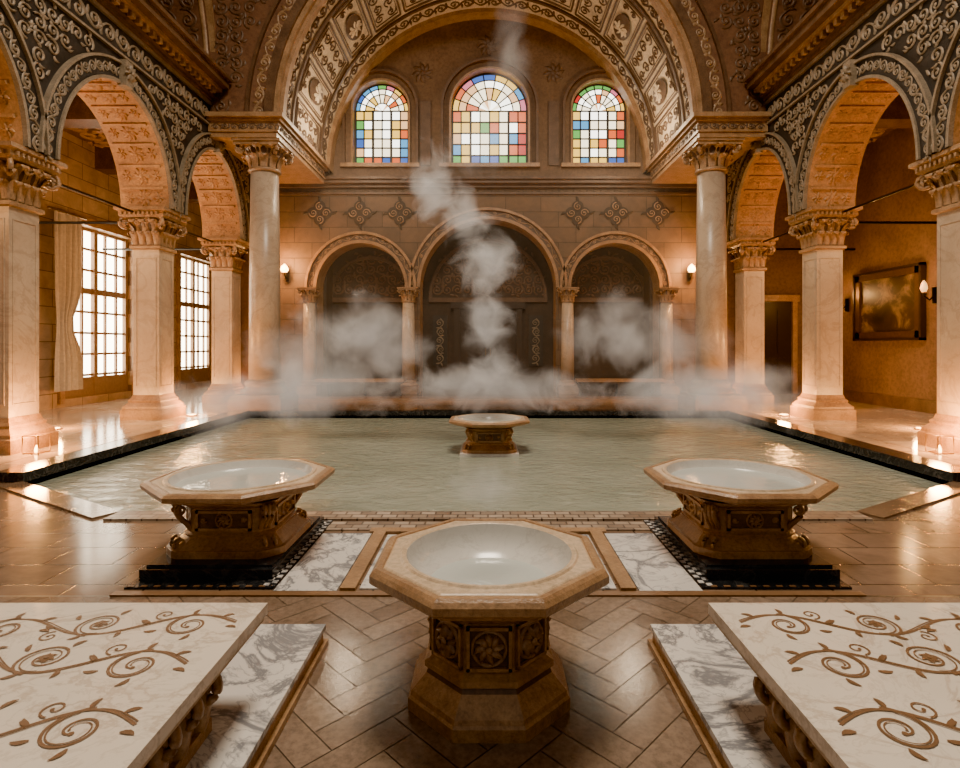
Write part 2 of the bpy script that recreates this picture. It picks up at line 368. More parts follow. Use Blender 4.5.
# ---------------- crossing arch + barrel vault
mb=MB(); f=lambda u,v,d:(u,13.3-d,v)
archwall(mb,f,-6.6,6.6,6.95,13.2,[(0,4.95,6.95,4.95,6.95)],.5,'redplaster','soffitcream',False,48)
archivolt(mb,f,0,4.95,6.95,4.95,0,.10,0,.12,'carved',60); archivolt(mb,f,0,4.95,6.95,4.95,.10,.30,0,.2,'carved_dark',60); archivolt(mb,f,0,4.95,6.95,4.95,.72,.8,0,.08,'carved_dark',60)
vine(mb,arcmap(f,0,4.95,6.95,4.95,.51,16.5,0),16.5,.17,44,.024,.03,'carved')
field(mb,f,-6.5,6.5,7.1,12.8,.34,lambda u,v:u*u+(v-6.95)**2>6.05**2,'carved_dark',.035,.028)
mb.build('wall_crossing_arch')
mb=MB(); R=4.95; Y0,Y1=13.3,17.5
seg=60
def V(a,y,h): return (-(R-h)*cos(a),y,6.95+(R-h)*sin(a))
vs=[];fs=[]
for i in range(seg+1):
    for y in(Y0,Y1): vs.append(V(pi*i/seg,y,0))
for i in range(seg): fs.append((2*i,2*i+1,2*i+3,2*i+2))
mb.add(vs,fs,'soffitcream',True)
def rib(y0,y1,h,mat):
    vs=[];fs=[]
    for i in range(seg+1):
        a=pi*i/seg; vs+=[V(a,y0,0),V(a,y0,h),V(a,y1,h),V(a,y1,0)]
    for i in range(seg):
        for k in range(3): fs.append((i*4+k,i*4+k+1,(i+1)*4+k+1,(i+1)*4+k))
    mb.add(vs,fs,mat)
for y0,y1,h,mt in((Y0,Y0+.2,.08,'carved'),(14.0,14.1,.06,'ornbrown'),(16.35,16.45,.06,'ornbrown'),(17.1,17.5,.12,'carved')): rib(y0,y1,h,mt)
NB=15
def rect2(g,a,b,c,d,w,h,mat):
    mb.ribbon(g,[(a,c),(b,c)],w,h,mat);mb.ribbon(g,[(a,d),(b,d)],w,h,mat);mb.ribbon(g,[(a,c),(a,d)],w,h,mat);mb.ribbon(g,[(b,c),(b,d)],w,h,mat)
for k in range(NB):
    ac=pi*(k+.5)/NB; yc=15.22; hu=pi*R/NB/2
    g=lambda u,v,h:V(ac+u/R,yc+v,h)
    rect2(g,-hu*.86,hu*.86,-1.0,1.0,.03,.05,'ornbrown')
    rect2(g,-hu*.72,hu*.72,-.86,.86,.012,.03,'ornbrown')
    if k%2:
        vs=[g(0,0,.14)]+[g(.30*cos(2*pi*q/16),.52*sin(2*pi*q/16),.05) for q in range(16)]
        mb.add(vs,[(0,1+q,1+(q+1)%16) for q in range(16)],'ornbrown')
        rosette(mb,lambda u,v,h:g(u,v,.09+h),0,0,.26,.05,'soffitcream')
        for dd in(-1,1): spiral(mb,g,-.15,.7*dd,.1,0,dd,.018,.04,'ornbrown'); spiral(mb,g,.15,.7*dd,.1,pi,-dd,.018,.04,'ornbrown')
    else:
        for q in(-.2,.2):
            for v0 in(-.62,-.2,.22,.64): spiral(mb,g,q,v0,.17,v0*9,1 if q>0 else -1,.02,.04,'ornbrown'); leaf(mb,g,q,v0-.2,1.2,.18,.03,.04,'ornbrown')
vine(mb,lambda u,v,h:V(u/R,13.75+v,h),pi*R,.2,44,.022,.04,'ornbrown')
vine(mb,lambda u,v,h:V(u/R,16.78+v,h),pi*R,.26,38,.025,.04,'ornbrown')
mb.build('ceiling_barrel_vault')
# ---------------- back wall upper with windows
fb=lambda u,v,d:(u,17.5-d,v)
mb=MB(); WIN=[(0.05,1.20,9.0,1.22,7.25),(-3.35,.86,9.0,.86,7.25),(3.5,.86,9.0,.86,7.25)]
archwall(mb,fb,-5.2,5.2,6.75,12.1,WIN,.45,'wallstone','carved',True,24)
for (uc,hw,sp,ri,bt) in WIN:
    archivolt(mb,fb,uc,hw,sp,ri,0,.06,0,.06,'carved'); archivolt(mb,fb,uc,hw,sp,ri,.24,.32,0,.12,'carved_dark')
    for sg in(-1,1):
        mb.fbox(fb,uc+sg*(hw+.03)-.03,uc+sg*(hw+.03)+.03,bt,sp,0,.06,'carved'); mb.fbox(fb,uc+sg*(hw+.28)-.04,uc+sg*(hw+.28)+.04,bt,sp,0,.12,'carved_dark')
    mb.fbox(fb,uc-hw-.36,uc+hw+.36,bt-.12,bt,0,.16,'carved')
for x,z in((0,10.95),(-2.05,10.1),(2.05,10.1)): rosette(mb,fb,x,z,.34,.05,'carved_dark',8)
for x in(-1.95,2.05):
    mb.fbox(fb,x-.16,x+.16,7.2,9.2,0,.05,'carved_dark')
mb.build('wall_back_upper')
def stained(name,uc,hw,sp,bot,nc,nr,seed):
    random.seed(seed); mb=MB(); d=-.25
    P=lambda u,v,h=0:fb(uc+u,v,d+h)
    L=.02
    cols=[-hw+2*hw*i/nc for i in range(nc+1)]; rows=[bot+(sp-bot)*i/nr for i in range(nr+1)]
    for i in range(nc):
        for j in range(nr):
            edge=(i in(0,nc-1)) or j in(0,)
            k=random.choice([2,3,4,5,9,7,8,2]) if edge else random.choice([0,1,1,1,0,1,0,2]) if random.random()<.8 else random.choice([3,4,5,2])
            mb.add([P(cols[i],rows[j]),P(cols[i+1],rows[j]),P(cols[i+1],rows[j+1]),P(cols[i],rows[j+1])],[(0,1,2,3)],'glass_%d'%k)
    na=9
    rad=[0,.3,.62,.82,1]
    for i in range(na):
        for j in range(4):
            k=random.choice([2,3,4,5,8,9,6]) if j in(3,) else random.choice([0,1,0,7,2,3]) if j==1 else random.choice([0,1,1,7])
            a0,a1=pi*i/na,pi*(i+1)/na
            q=[(-rad[j]*hw*cos(a),sp+rad[j]*hw*sin(a)) for a in(a0,a1)]; q2=[(-rad[j+1]*hw*cos(a),sp+rad[j+1]*hw*sin(a)) for a in(a1,(a0+a1)/2,a0)]
            mb.add([P(*p) for p in q+q2],[(0,1,2,3,4)],'glass_%d'%k)
    for c in cols: mb.fbox(P,c-L,c+L,bot,sp,0,.03,'lead')
    for r in rows: mb.fbox(P,-hw,hw,r-L,r+L,0,.03,'lead')
    for j in(1,2,3,4): mb.ribbon(lambda u,v,h:P(u,v,h+.005),[(-rad[j]*hw*cos(pi*i/24),sp+rad[j]*hw*sin(pi*i/24)) for i in range(25)],L*(1 if j<4 else 2.2),.03,'lead')
    for i in range(1,na):
        a=pi*i/na; mb.ribbon(lambda u,v,h:P(u,v,h+.005),[(-.3*hw*cos(a),sp+.3*hw*sin(a)),(-hw*cos(a),sp+hw*sin(a))],L,.03,'lead')
    for c in(cols[0]+.02,cols[-1]-.02,cols[2],cols[-3]): mb.fbox(P,c-.035,c+.035,bot,sp,0,.05,'lead')
    mb.build(name)
for i,((uc,hw,sp,ri,bt),nc,nr,sd) in enumerate(zip(WIN,(8,6,6),(5,6,6),(3,8,11))): stained('window_%d'%(i+1),uc,hw,sp,bt,nc,nr,sd)
# ---------------- back wall lower
mb=MB(); OPS=[(0,2.12,3.4,2.12,.12),(-3.97,1.38,3.4,1.38,.12),(3.97,1.38,3.4,1.38,.12)]
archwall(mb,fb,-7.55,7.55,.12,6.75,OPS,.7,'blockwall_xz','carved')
for (uc,hw,sp,ri,bt) in OPS:
    archivolt(mb,fb,uc,hw,sp,ri,0,.1,0,.06,'carved'); archivolt(mb,fb,uc,hw,sp,ri,.1,.28,0,.02,'ornbrown'); archivolt(mb,fb,uc,hw,sp,ri,.28,.36,0,.1,'carved')
    vine(mb,arcmap(fb,uc,hw,sp,ri,.19,pi*hw,.02),pi*hw,.09,18,.012,.02,'carved',False)
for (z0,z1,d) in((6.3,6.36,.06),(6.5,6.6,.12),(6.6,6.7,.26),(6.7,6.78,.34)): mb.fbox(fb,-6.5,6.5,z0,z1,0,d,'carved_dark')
vine(mb,lambda u,v,h:fb(-6.4+u,6.43+v,h),12.8,.06,60,.01,.02,'ornbrown',False)
for x in(-5.25,-4.0,-2.75,2.8,4.0,5.3):
    for k in range(4):
        a=pi/2*k; g=lambda u,v,h:fb(x+u,5.72+v,h)
        n=12; cx,cy=.2*cos(a),.2*sin(a)
        mb.add([g(cx,cy,.05)]+[g(cx+.19*cos(2*pi*q/n),cy+.19*sin(2*pi*q/n),.03) for q in range(n)],[(0,1+q,1+(q+1)%n) for q in range(n)],'nichestone')
        leaf(mb,g,.3*cos(a),.3*sin(a),a-.25,.24,.05,.05,'nichestone')
        spiral(mb,lambda u,v,h:g(u,v,.04+h),cx,cy,.13,a,1,.016,.03,'carved')
for (ua,ub) in((-6.5,-5.6),(5.6,6.5)):
    mb.fbox(fb,ua,ub,.12,1.2,0,.05,'wallstone')
mb.build('wall_back')
fn=lambda u,v,d:(u,19.0-d,v)
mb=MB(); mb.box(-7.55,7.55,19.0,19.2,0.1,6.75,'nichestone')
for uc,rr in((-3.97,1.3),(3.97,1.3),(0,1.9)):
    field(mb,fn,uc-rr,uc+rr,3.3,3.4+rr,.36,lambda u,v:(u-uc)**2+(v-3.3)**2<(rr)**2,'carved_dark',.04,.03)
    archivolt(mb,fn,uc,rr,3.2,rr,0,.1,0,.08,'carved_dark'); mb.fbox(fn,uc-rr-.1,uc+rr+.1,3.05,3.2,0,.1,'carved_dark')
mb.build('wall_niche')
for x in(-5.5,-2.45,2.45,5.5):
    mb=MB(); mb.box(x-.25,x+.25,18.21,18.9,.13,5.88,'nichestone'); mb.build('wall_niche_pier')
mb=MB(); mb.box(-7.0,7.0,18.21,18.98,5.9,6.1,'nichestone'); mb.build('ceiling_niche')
for sg in(-1,1):
    mb=MB(); mb.fbox(fn,sg*1.62-.24,sg*1.62+.24,.9,2.6,.03,.07,'ornblack'); 
    vine(mb,lambda u,v,h:fn(sg*1.62+v,1.0+u,.07+h),1.5,.18,5,.016,.03,'orncream')
    mb.build('carved_panel')
mb=MB()
mb.fbox(fn,-1.15,-.95,.13,3.0,.03,.16,'darkwood'); mb.fbox(fn,.95,1.15,.13,3.0,.03,.16,'darkwood'); mb.fbox(fn,-1.25,1.25,2.83,3.04,.03,.2,'darkwood')
mb.fbox(fn,-.95,.95,.13,2.95,.03,.07,'darkwood'); 
for sg in(-1,1):
    for z0,z1 in((.3,1.1),(1.25,2.0),(2.15,2.8)): mb.fbox(fn,sg*.48-.34,sg*.48+.34,z0,z1,.07,.10,'darkwood')
    mb.tube([fn(sg*.08,1.25,.12),fn(sg*.08,1.5,.12)],.02,'brass')
mb.build('door_1')
mb=MB(); fe=lambda u,v,d:(u,17.48-d,v)
mb.fbox(fe,8.35,9.5,.07,2.95,0,.04,'darkwood'); mb.fbox(fe,8.25,8.4,.07,3.1,0,.12,'carved'); mb.fbox(fe,9.45,9.6,.07,3.1,0,.12,'carved'); mb.fbox(fe,8.2,9.65,2.95,3.15,0,.15,'carved')
for z0,z1 in((.25,1.2),(1.35,2.7)):
    for u in(8.5,9.0): mb.fbox(fe,u,u+.38,z0,z1,.04,.07,'darkwood')
mb.tube([fe(8.5,1.3,.1),fe(8.5,1.45,.1)],.02,'brass')
mb.build('door_2')
# ---------------- aisles
fl=lambda u,v,d:(-10.5+d,u,v)
mb=MB()
def rectwall(mb,f,u0,u1,v0,v1,ops,t,mat):
    us=u0
    def q(a,b,c,d):
        if b-a>1e-3 and d-c>1e-3: mb.fbox(f,a,b,c,d,-t,0,mat)
    for (a,b,c,d) in sorted(ops):
        q(us,a,v0,v1); q(a,b,v0,c); q(a,b,d,v1); us=b
    q(us,u1,v0,v1)
LW=[(9.3,11.4,.3,4.7),(13.8,16.5,.25,4.7),(19.0,21.4,.25,4.7)]  # nearest window is out of view, added for its light
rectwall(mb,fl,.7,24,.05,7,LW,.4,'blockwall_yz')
mb.build('wall_left_aisle')
for i,(a,b,c,d) in enumerate(LW):
    w=MB(); g=lambda u,v,h:fl(u,v,-.2+h)
    w.add([g(a,c,0),g(b,c,0),g(b,d,0),g(a,d,0)],[(0,1,2,3)],'dayglass')
    for u in(a+.05,(a+b)/2,b-.05): w.fbox(g,u-.07,u+.07,c,d,0,.1,'winframe')
    for k in range(1,6):
        if k==3: continue
        u=a+(b-a)*k/6; w.fbox(g,u-.03,u+.03,c,d,0,.06,'winframe')
    for k in range(9):
        v=c+(d-c)*k/8; e=(.08 if k in(0,8,5) else .03); w.fbox(g,a,b,v-e,v+e,0,.07,'winframe')
    w.fbox(g,a,b,c,c+.5,.0,.08,'winframe')
    w.fbox(fl,a-.15,a,c-.1,d+.15,0,.08,'carved'); w.fbox(fl,b,b+.15,c-.1,d+.15,0,.08,'carved'); w.fbox(fl,a-.15,b+.15,d,d+.2,0,.12,'carved')
    w.build('window_%d'%(4+i))
def curtain(u0,u1,z0,z1,x):
    mb=MB(); vs=[];fs=[];n=48;m=12
    for j in range(m+1):
        t=j/m; z=z1+(z0-z1)*t; pinch=1-.45*math.exp(-((t-.62)/.12)**2)
        for i in range(n+1):
            s=i/n; u=u0+(u1-u0)*(.15+ (s-.15)*pinch); vs.append((x+.06*sin(s*26)+.02*sin(s*61+t*3),u,z))
    for j in range(m):
        for i in range(n): fs.append((j*(n+1)+i,j*(n+1)+i+1,(j+1)*(n+1)+i+1,(j+1)*(n+1)+i))
    mb.add(vs,fs,'curtaincloth',True); mb.tube([(x,u0-.2,z1+.03),(x,u1+.2,z1+.03)],.03,'brass')
    mb.build('curtain')
curtain(13.1,13.95,.5,4.75,-10.15); curtain(16.3,17.0,.5,4.75,-10.15)
mb=MB(); mb.box(-10.5,-7.1,24,24.2,.05,7,'blockwall_xz'); mb.box(-7.6,-7.4,17.5,24,.05,7,'blockwall_yz'); mb.build('wall_left_aisle_end')
mb=MB(); mb.box(10,10.3,.7,17.5,.05,7,'wallstone'); mb.box(9.94,10,.7,17.5,.05,.35,'carved_dark'); mb.build('wall_right_aisle')
mb=MB(); mb.box(7.6,10,17.5,17.7,.05,7,'wallstone'); mb.build('wall_right_aisle_end')
mb=MB()
for s,xo,ye in((-1,10.5,24),(1,10,17.5)):
    mb.box(s*7.6,s*xo,.7,ye,6.9,7.0,'carved_dark')
    for y in [1.1,4.6,8.25,11.9,15.2]+([18.3,21.5] if s<0 else []):
        mb.box(s*7.6,s*xo,y-.25,y+.25,6.3,6.9,'carved_dark')
    g=lambda u,v,h:(s*u,v,6.9-h)
    field(mb,g,7.7,xo-.1,5.8,ye-.2,.62,lambda u,v:True,'carved',.05,.05)
mb.build('ceiling_aisle')
mb=MB(); mb.box(-9.3,9.3,.7,13.8,13.2,13.4,'redplaster'); mb.build('ceiling')
# painting
mb=MB(); fr=lambda u,v,d:(9.985-d,u,v)
mb.fbox(fr,12.9,15.0,1.85,3.35,.0,.04,'canvas')
for (a,b,c,d) in((12.8,15.1,1.75,1.93),(12.8,15.1,3.27,3.45),(12.8,12.98,1.75,3.45),(14.92,15.1,1.75,3.45)): mb.fbox(fr,a,b,c,d,0,.1,'goldframe'); 
for (a,b,c,d) in((12.76,15.14,1.71,1.77),(12.76,15.14,3.43,3.49),(12.76,12.82,1.71,3.49),(15.08,15.14,1.71,3.49)): mb.fbox(fr,a,b,c,d,0,.13,'darkwood')
mb.build('framed_painting')
def sconce(p,n,power=30,k=1,gm='lampglow'):
    mb=MB(); n=Vector(n); p=Vector(p)
    mb.tube([p-Vector((0,0,.18)),p+Vector((0,0,.18))],.05,'iron'); 
    mb.tube([p,p+n*.12-Vector((0,0,.1)),p+n*.24,p+n*.24+Vector((0,0,.06))],.018,'iron')
    o=p+n*.24
    mb.loft(o,[(.05,.03,'c'),(.06,.08*k,'c'),(.08,.09*k,'c')],'brass',True,16)
    mb.loft(o,[(.08,.07*k,'c'),(.16,.12*k,'c'),(.26,.09*k,'c'),(.34,.01,'c')],gm,True,16)
    mb.build('wall_sconce')
    l=bpy.data.lights.new('sconce_light','POINT'); l.energy=power; l.color=(1,.5,.16); l.shadow_soft_size=.1
    ob=bpy.data.objects.new('sconce_light',l); ob.location=o+n*.3+Vector((0,0,.3)); bpy.context.scene.collection.objects.link(ob)
for s in(-1,1): sconce((s*6.25,17.43,3.75),(0,-1,0),260)
sconce((9.93,12.45,2.7),(-1,0,0),45,.6,'lampdim'); sconce((9.93,15.5,2.7),(-1,0,0),45,.6,'lampdim')
def glow(x,y,z,power):
    l=bpy.data.lights.new('floor_glow_light','POINT'); l.energy=power; l.color=(1,.45,.12); l.shadow_soft_size=.12
    ob=bpy.data.objects.new('floor_glow_light',l); ob.location=(x,y,z); bpy.context.scene.collection.objects.link(ob)
def lantern(x,y,power):
    mb=MB(); z=.06; h=.26; w=.11; e=.005
    mb.box(x-w,x+w,y-w,y+w,z,z+.015,'brass')
    for a in(-1,1):
        for b in(-1,1): mb.box(x+a*w-e,x+a*w+e,y+b*w-e,y+b*w+e,z,z+h,'brass')
        mb.box(x+a*w-e,x+a*w+e,y-w,y+w,z+h-.01,z+h,'brass'); mb.box(x-w,x+w,y+a*w-e,y+a*w+e,z+h-.01,z+h,'brass')
    mb.loft((x,y,z),[(.015,.025,'c'),(.06,.025,'c'),(.09,.012,'c'),(.11,.004,'c')],'lampglow',True,12)
    mb.build('floor_lantern'); glow(x,y,z+h+.15,power)
def uplight(x,y,power):
    mb=MB(); mb.loft((x,y,.06),[(0,.12,'c'),(.02,.12,'c'),(.025,.09,'c')],'brass',True,20); mb.loft((x,y,.06),[(.02,.085,'c'),(.03,.085,'c')],'lampglow',True,20)
    mb.build('floor_uplight'); glow(x,y,.4,power)
for s in(-1,1):
    lantern(s*6.45,8.0,170); uplight(s*6.45,12.2,130); uplight(s*7.9,10.2,170); uplight(s*7.9,13.6,160); uplight(s*6.3,15.4,80)
# ---------------- floor
mb=MB()
def poly(pts,z,mat): mb.add([(x,y,z) for x,y in pts],[tuple(range(len(pts)))],mat)
poly([(-10.5,-1.5),(10.5,-1.5),(10.5,3.58),(-10.5,3.58)],0,'groutfloor')
poly([(-10.5,3.58),(10.5,3.58),(10.5,5.33),(-10.5,5.33)],0,'floortile')
for s in(-1,1):
    poly([(s*3.5,5.33),(s*10.5,5.33),(s*10.5,6.5),(s*5.4,6.5)],0,'floortile')
    poly([(s*5.4,6.5),(s*10.5,6.5),(s*10.5,12.7),(s*5.4,12.7)],0,'floortile')
poly([(-10.5,12.7),(10.5,12.7),(10.5,24),(-10.5,24)],0,'floortile')
PL=[(-3.5,5.33),(3.5,5.33),(5.4,6.5),(5.4,12.7),(-5.4,12.7),(-5.4,6.5)]
for i in range(6):
    a,b=PL[i],PL[(i+1)%6]; mb.add([(a[0],a[1],0),(b[0],b[1],0),(b[0],b[1],-1),(a[0],a[1],-1)],[(0,1,2,3)],'marble_black')
poly(PL,-1,'mosaic')
mb.build('floor')
random.seed(9)
mb=MB(); Wd,Ln=.145,.435; gp=.0025; c45=cos(pi/4)
def clip(poly_,ax,lim,keep_less):
    out=[]
    for i in range(len(poly_)):
        p,q=poly_[i],poly_[(i+1)%len(poly_)]
        ip=(p[ax]<=lim)==keep_less; iq=(q[ax]<=lim)==keep_less
        if ip: out.append(p)
        if ip!=iq:
            t=(lim-p[ax])/(q[ax]-p[ax]); out.append((p[0]+t*(q[0]-p[0]),p[1]+t*(q[1]-p[1])))
    return out
for k in range(-60,61):
    for m_ in range(-20,21):
        ox=k*Wd+m_*Ln; oy=k*Wd-m_*Ln
        for (x0,y0,x1,y1) in((ox,oy,ox+Ln,oy+Wd),(ox,oy+Wd,ox+Wd,oy+Wd+Ln)):
            pts=[(x0+gp,y0+gp),(x1-gp,y0+gp),(x1-gp,y1-gp),(x0+gp,y1-gp)]
            P=[((x-y)*c45,(x+y)*c45+2.0) for x,y in pts]
            cx=sum(p[0] for p in P)/4; cy=sum(p[1] for p in P)/4
            if abs(cx)>4.2 or cy<0 or cy>3.9: continue
            P=clip(P,1,3.55,True)
            if len(P)<3: continue
            mb.add([(x,y,.003) for x,y in P],[tuple(range(len(P)))],'parquet_%d'%random.choice([0,0,1,2,3,3]))
mb.build('floor_parquet')
mb=MB(); poly(PL,-.06,'poolwater'); mb.build('pool_water')
mb=MB()
def strip(a,b,w,z0,z1,mat):
    a=Vector((*a,0));b=Vector((*b,0));t=(b-a).normalized();n=Vector((t.y,-t.x,0))*w
    vs=[(p.x,p.y,z) for z in(z0,z1) for p in(a,b,b+n,a+n)]
    mb.add(vs,[(0,1,2,3),(4,5,6,7),(0,1,5,4),(1,2,6,5),(2,3,7,6),(3,0,4,7)],mat)
strip(PL[0],PL[1],.24,0,.02,'mosaic'); strip(PL[1],PL[2],.24,0,.02,'floortile'); strip(PL[5],PL[0],.24,0,.02,'floortile')
strip(PL[2],PL[3],.34,-.1,.12,'marble_black'); strip(PL[4],PL[5],.34,-.1,.12,'marble_black'); strip(PL[3],PL[4],.3,-.1,.10,'marble_black')
mb.build('pool_curb')
mb=MB()
for s in(-1,1):
    mb.box(s*6.0,s*10.5,5.6,17.5,0.0,.06,'walkmarble'); mb.box(s*5.97,s*6.0,5.6,12.9,0,.055,'carved')
mb.box(-10.5,-7.6,17.5,24,0,.06,'walkmarble')
mb.build('floor_walkway')
mb=MB(); mb.box(-5.97,5.97,15.6,16.1,0,.06,'carved'); mb.box(-7,7,16.1,19,0,.12,'floortile'); mb.build('floor_step')
mb=MB()
for s in(-1,1):
    mb.box(s*.98,s*1.39,3.62,4.72,0,.012,'marble_grey'); mb.box(s*.86,s*.96,3.62,4.72,0,.03,'carved')
    mb.box(s*.001,s*.84,3.66,4.7,0,.010,'marble_grey')
mb.box(-1.0,1.0,4.72,4.82,0,.03,'carved'); mb.box(-1.4,1.4,4.82,5.05,0,.012,'mosaic')
mb.box(-2.4,2.4,3.55,3.61,0,.015,'inlay')
mb.build('trim_floor_inlay')
for s in(-1,1):
    mb=MB(); mb.box(s*1.40,s*2.38,3.66,5.06,.0,.016,'marble_black')
    for k in range(32):
        y=3.68+k*.043
        for c in range(2):
            if (k+c)%2: mb.box(s*(1.405+c*.04),s*(1.44+c*.04),y,y+.04,.016,.02,'marble_grey')
    for k in range(22):
        x=1.42+k*.043
        if k%2: mb.box(s*x,s*(x+.04),3.665,3.685,.016,.02,'inlay')
    mb.build('trim_mosaic_border')
# ---------------- basins
def face_panels(mb,o,a,z0,z1,n,half,mat,omat,ay=1):
    for k in range(n):
        th=2*pi*k/n; nn=Vector((cos(th),sin(th),0)); t=Vector((-nn.y,nn.x,0)); aa=a; hw=half
        f=lambda u,v,h:Vector(o)+nn*(aa+h)+t*u+Vector((0,0,v))
        e=.014*(half/.1)**.5
        for (u0,u1,v0,v1) in((-hw,hw,z0,z0+e),(-hw,hw,z1-e,z1),(-hw,-hw+e,z0,z1),(hw-e,hw,z0,z1)): mb.fbox(f,u0,u1,v0,v1,-.01,.016,mat)
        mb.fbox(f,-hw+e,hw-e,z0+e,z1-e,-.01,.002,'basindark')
        g=lambda u,v,h:f(u,v+(z0+z1)/2,h)
        R=min(hw,(z1-z0)/2)*.72
        rosette(mb,g,0,0,R,.026,omat,8)
        mb.ribbon(g,[(R*1.08*cos(2*pi*i/24),R*1.08*sin(2*pi*i/24)) for i in range(25)],.008,.018,omat)
        if hw>.15:
            for sg in(-1,1): spiral(mb,g,sg*hw*.72,0,R*.35,0,sg,.01,.024,omat)
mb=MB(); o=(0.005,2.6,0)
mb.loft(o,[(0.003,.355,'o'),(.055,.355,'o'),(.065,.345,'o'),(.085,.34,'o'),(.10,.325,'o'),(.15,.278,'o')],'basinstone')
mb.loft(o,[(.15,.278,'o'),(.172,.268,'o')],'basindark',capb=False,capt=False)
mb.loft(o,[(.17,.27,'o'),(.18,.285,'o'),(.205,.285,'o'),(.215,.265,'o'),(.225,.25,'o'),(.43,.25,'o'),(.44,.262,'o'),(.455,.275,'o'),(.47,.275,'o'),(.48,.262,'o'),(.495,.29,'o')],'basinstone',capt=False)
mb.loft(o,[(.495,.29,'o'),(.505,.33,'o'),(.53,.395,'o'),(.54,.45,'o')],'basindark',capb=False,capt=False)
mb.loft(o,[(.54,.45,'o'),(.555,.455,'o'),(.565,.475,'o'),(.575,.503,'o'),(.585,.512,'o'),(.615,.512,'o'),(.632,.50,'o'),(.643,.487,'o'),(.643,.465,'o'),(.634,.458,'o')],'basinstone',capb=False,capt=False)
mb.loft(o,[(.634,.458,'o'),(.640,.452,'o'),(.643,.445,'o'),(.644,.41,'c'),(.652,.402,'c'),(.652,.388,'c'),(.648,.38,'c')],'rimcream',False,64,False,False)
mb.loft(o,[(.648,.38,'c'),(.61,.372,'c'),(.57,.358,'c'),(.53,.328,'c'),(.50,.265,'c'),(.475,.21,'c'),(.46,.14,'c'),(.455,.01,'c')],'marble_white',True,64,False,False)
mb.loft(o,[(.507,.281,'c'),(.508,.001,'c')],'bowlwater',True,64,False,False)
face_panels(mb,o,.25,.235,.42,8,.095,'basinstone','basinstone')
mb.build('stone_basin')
def bigbasin(x,y,z,k,plinth,name='stone_basin'):
    mb=MB(); o=(x,y,z); S=lambda L:[(a*k,b*k,c)+((r[0],) if r else ()) for a,b,c,*r in L]
    mb.loft(o,S([(0,.43,'s'),(.05,.43,'s'),(.055,.41,'s'),(.09,.37,'s'),(.12,.335,'s'),(.135,.34,'s'),(.15,.32,'s'),(.32,.32,'s'),(.335,.34,'s'),(.35,.36,'s'),(.37,.36,'s')]),'basinstone')
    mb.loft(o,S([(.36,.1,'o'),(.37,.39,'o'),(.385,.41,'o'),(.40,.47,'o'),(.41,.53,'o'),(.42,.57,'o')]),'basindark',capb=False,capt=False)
    mb.loft(o,S([(.42,.57,'o'),(.43,.575,'o'),(.438,.61,'o'),(.448,.635,'o'),(.48,.64,'o'),(.495,.62,'o'),(.50,.60,'o'),(.50,.585,'o'),(.490,.578,'o')]),'basinstone',capb=False,capt=False)
    mb.loft(o,S([(.490,.578,'o'),(.498,.572,'o'),(.5,.565,'o'),(.5,.545,'c'),(.510,.538,'c'),(.510,.52,'c'),(.504,.51,'c')]),'rimcream',False,64,False,False)
    mb.loft(o,S([(.504,.51,'c'),(.47,.495,'c'),(.43,.47,'c'),(.40,.40,'c'),(.385,.2,'c'),(.38,.01,'c')]),'marble_white',True,64,False,False)
    mb.loft(o,S([(.446,.480,'c'),(.447,.001,'c')]),'bowlwater',True,64,False,False)
    face_panels(mb,o,.32*k,.165*k,.31*k,4,.2*k,'basinstone','basinstone')
    for q in range(4):
        a=pi/4+q*pi/2; d=Vector((cos(a),sin(a),0)); c=Vector(o); r0=.375*k; t=Vector((-d.y,d.x,0))
        path=[]
        for i in range(14):
            s=i/13; r=r0+k*(.09*s**2+ .045*sin(pi*2*s+pi)*.8 +.05*(1-s)**2); path.append((r,k*(.06+.30*s)))
        for off in(-.03*k,0,.03*k):
            mb.tube([c+d*r+t*off+Vector((0,0,zz)) for r,zz in path],.018*k,'basinstone',8)
        for off in(-.035*k,.035*k):
            volute(mb,c+d*(r0+.085*k)+t*off+Vector((0,0,.08*k)),d,.045*k,'basinstone',.012*k)
            volute(mb,c+d*(r0+.08*k)+t*off+Vector((0,0,.32*k)),d,.038*k,'basinstone',.012*k)
    if plinth:
        mb.box(x-.45,x+.45,y-.58,y+.60,.016,.085,'marble_black'); mb.box(x-.43,x+.43,y-.53,y+.56,.085,.10,'marble_black')
    else:
        mb.box(x-.46*k,x+.46*k,y-.46*k,y+.46*k,-.3,z,'marble_white')
    return mb.build(name)
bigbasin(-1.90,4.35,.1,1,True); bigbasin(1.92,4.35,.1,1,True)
bigbasin(0.02,8.75,-.02,.96,False)
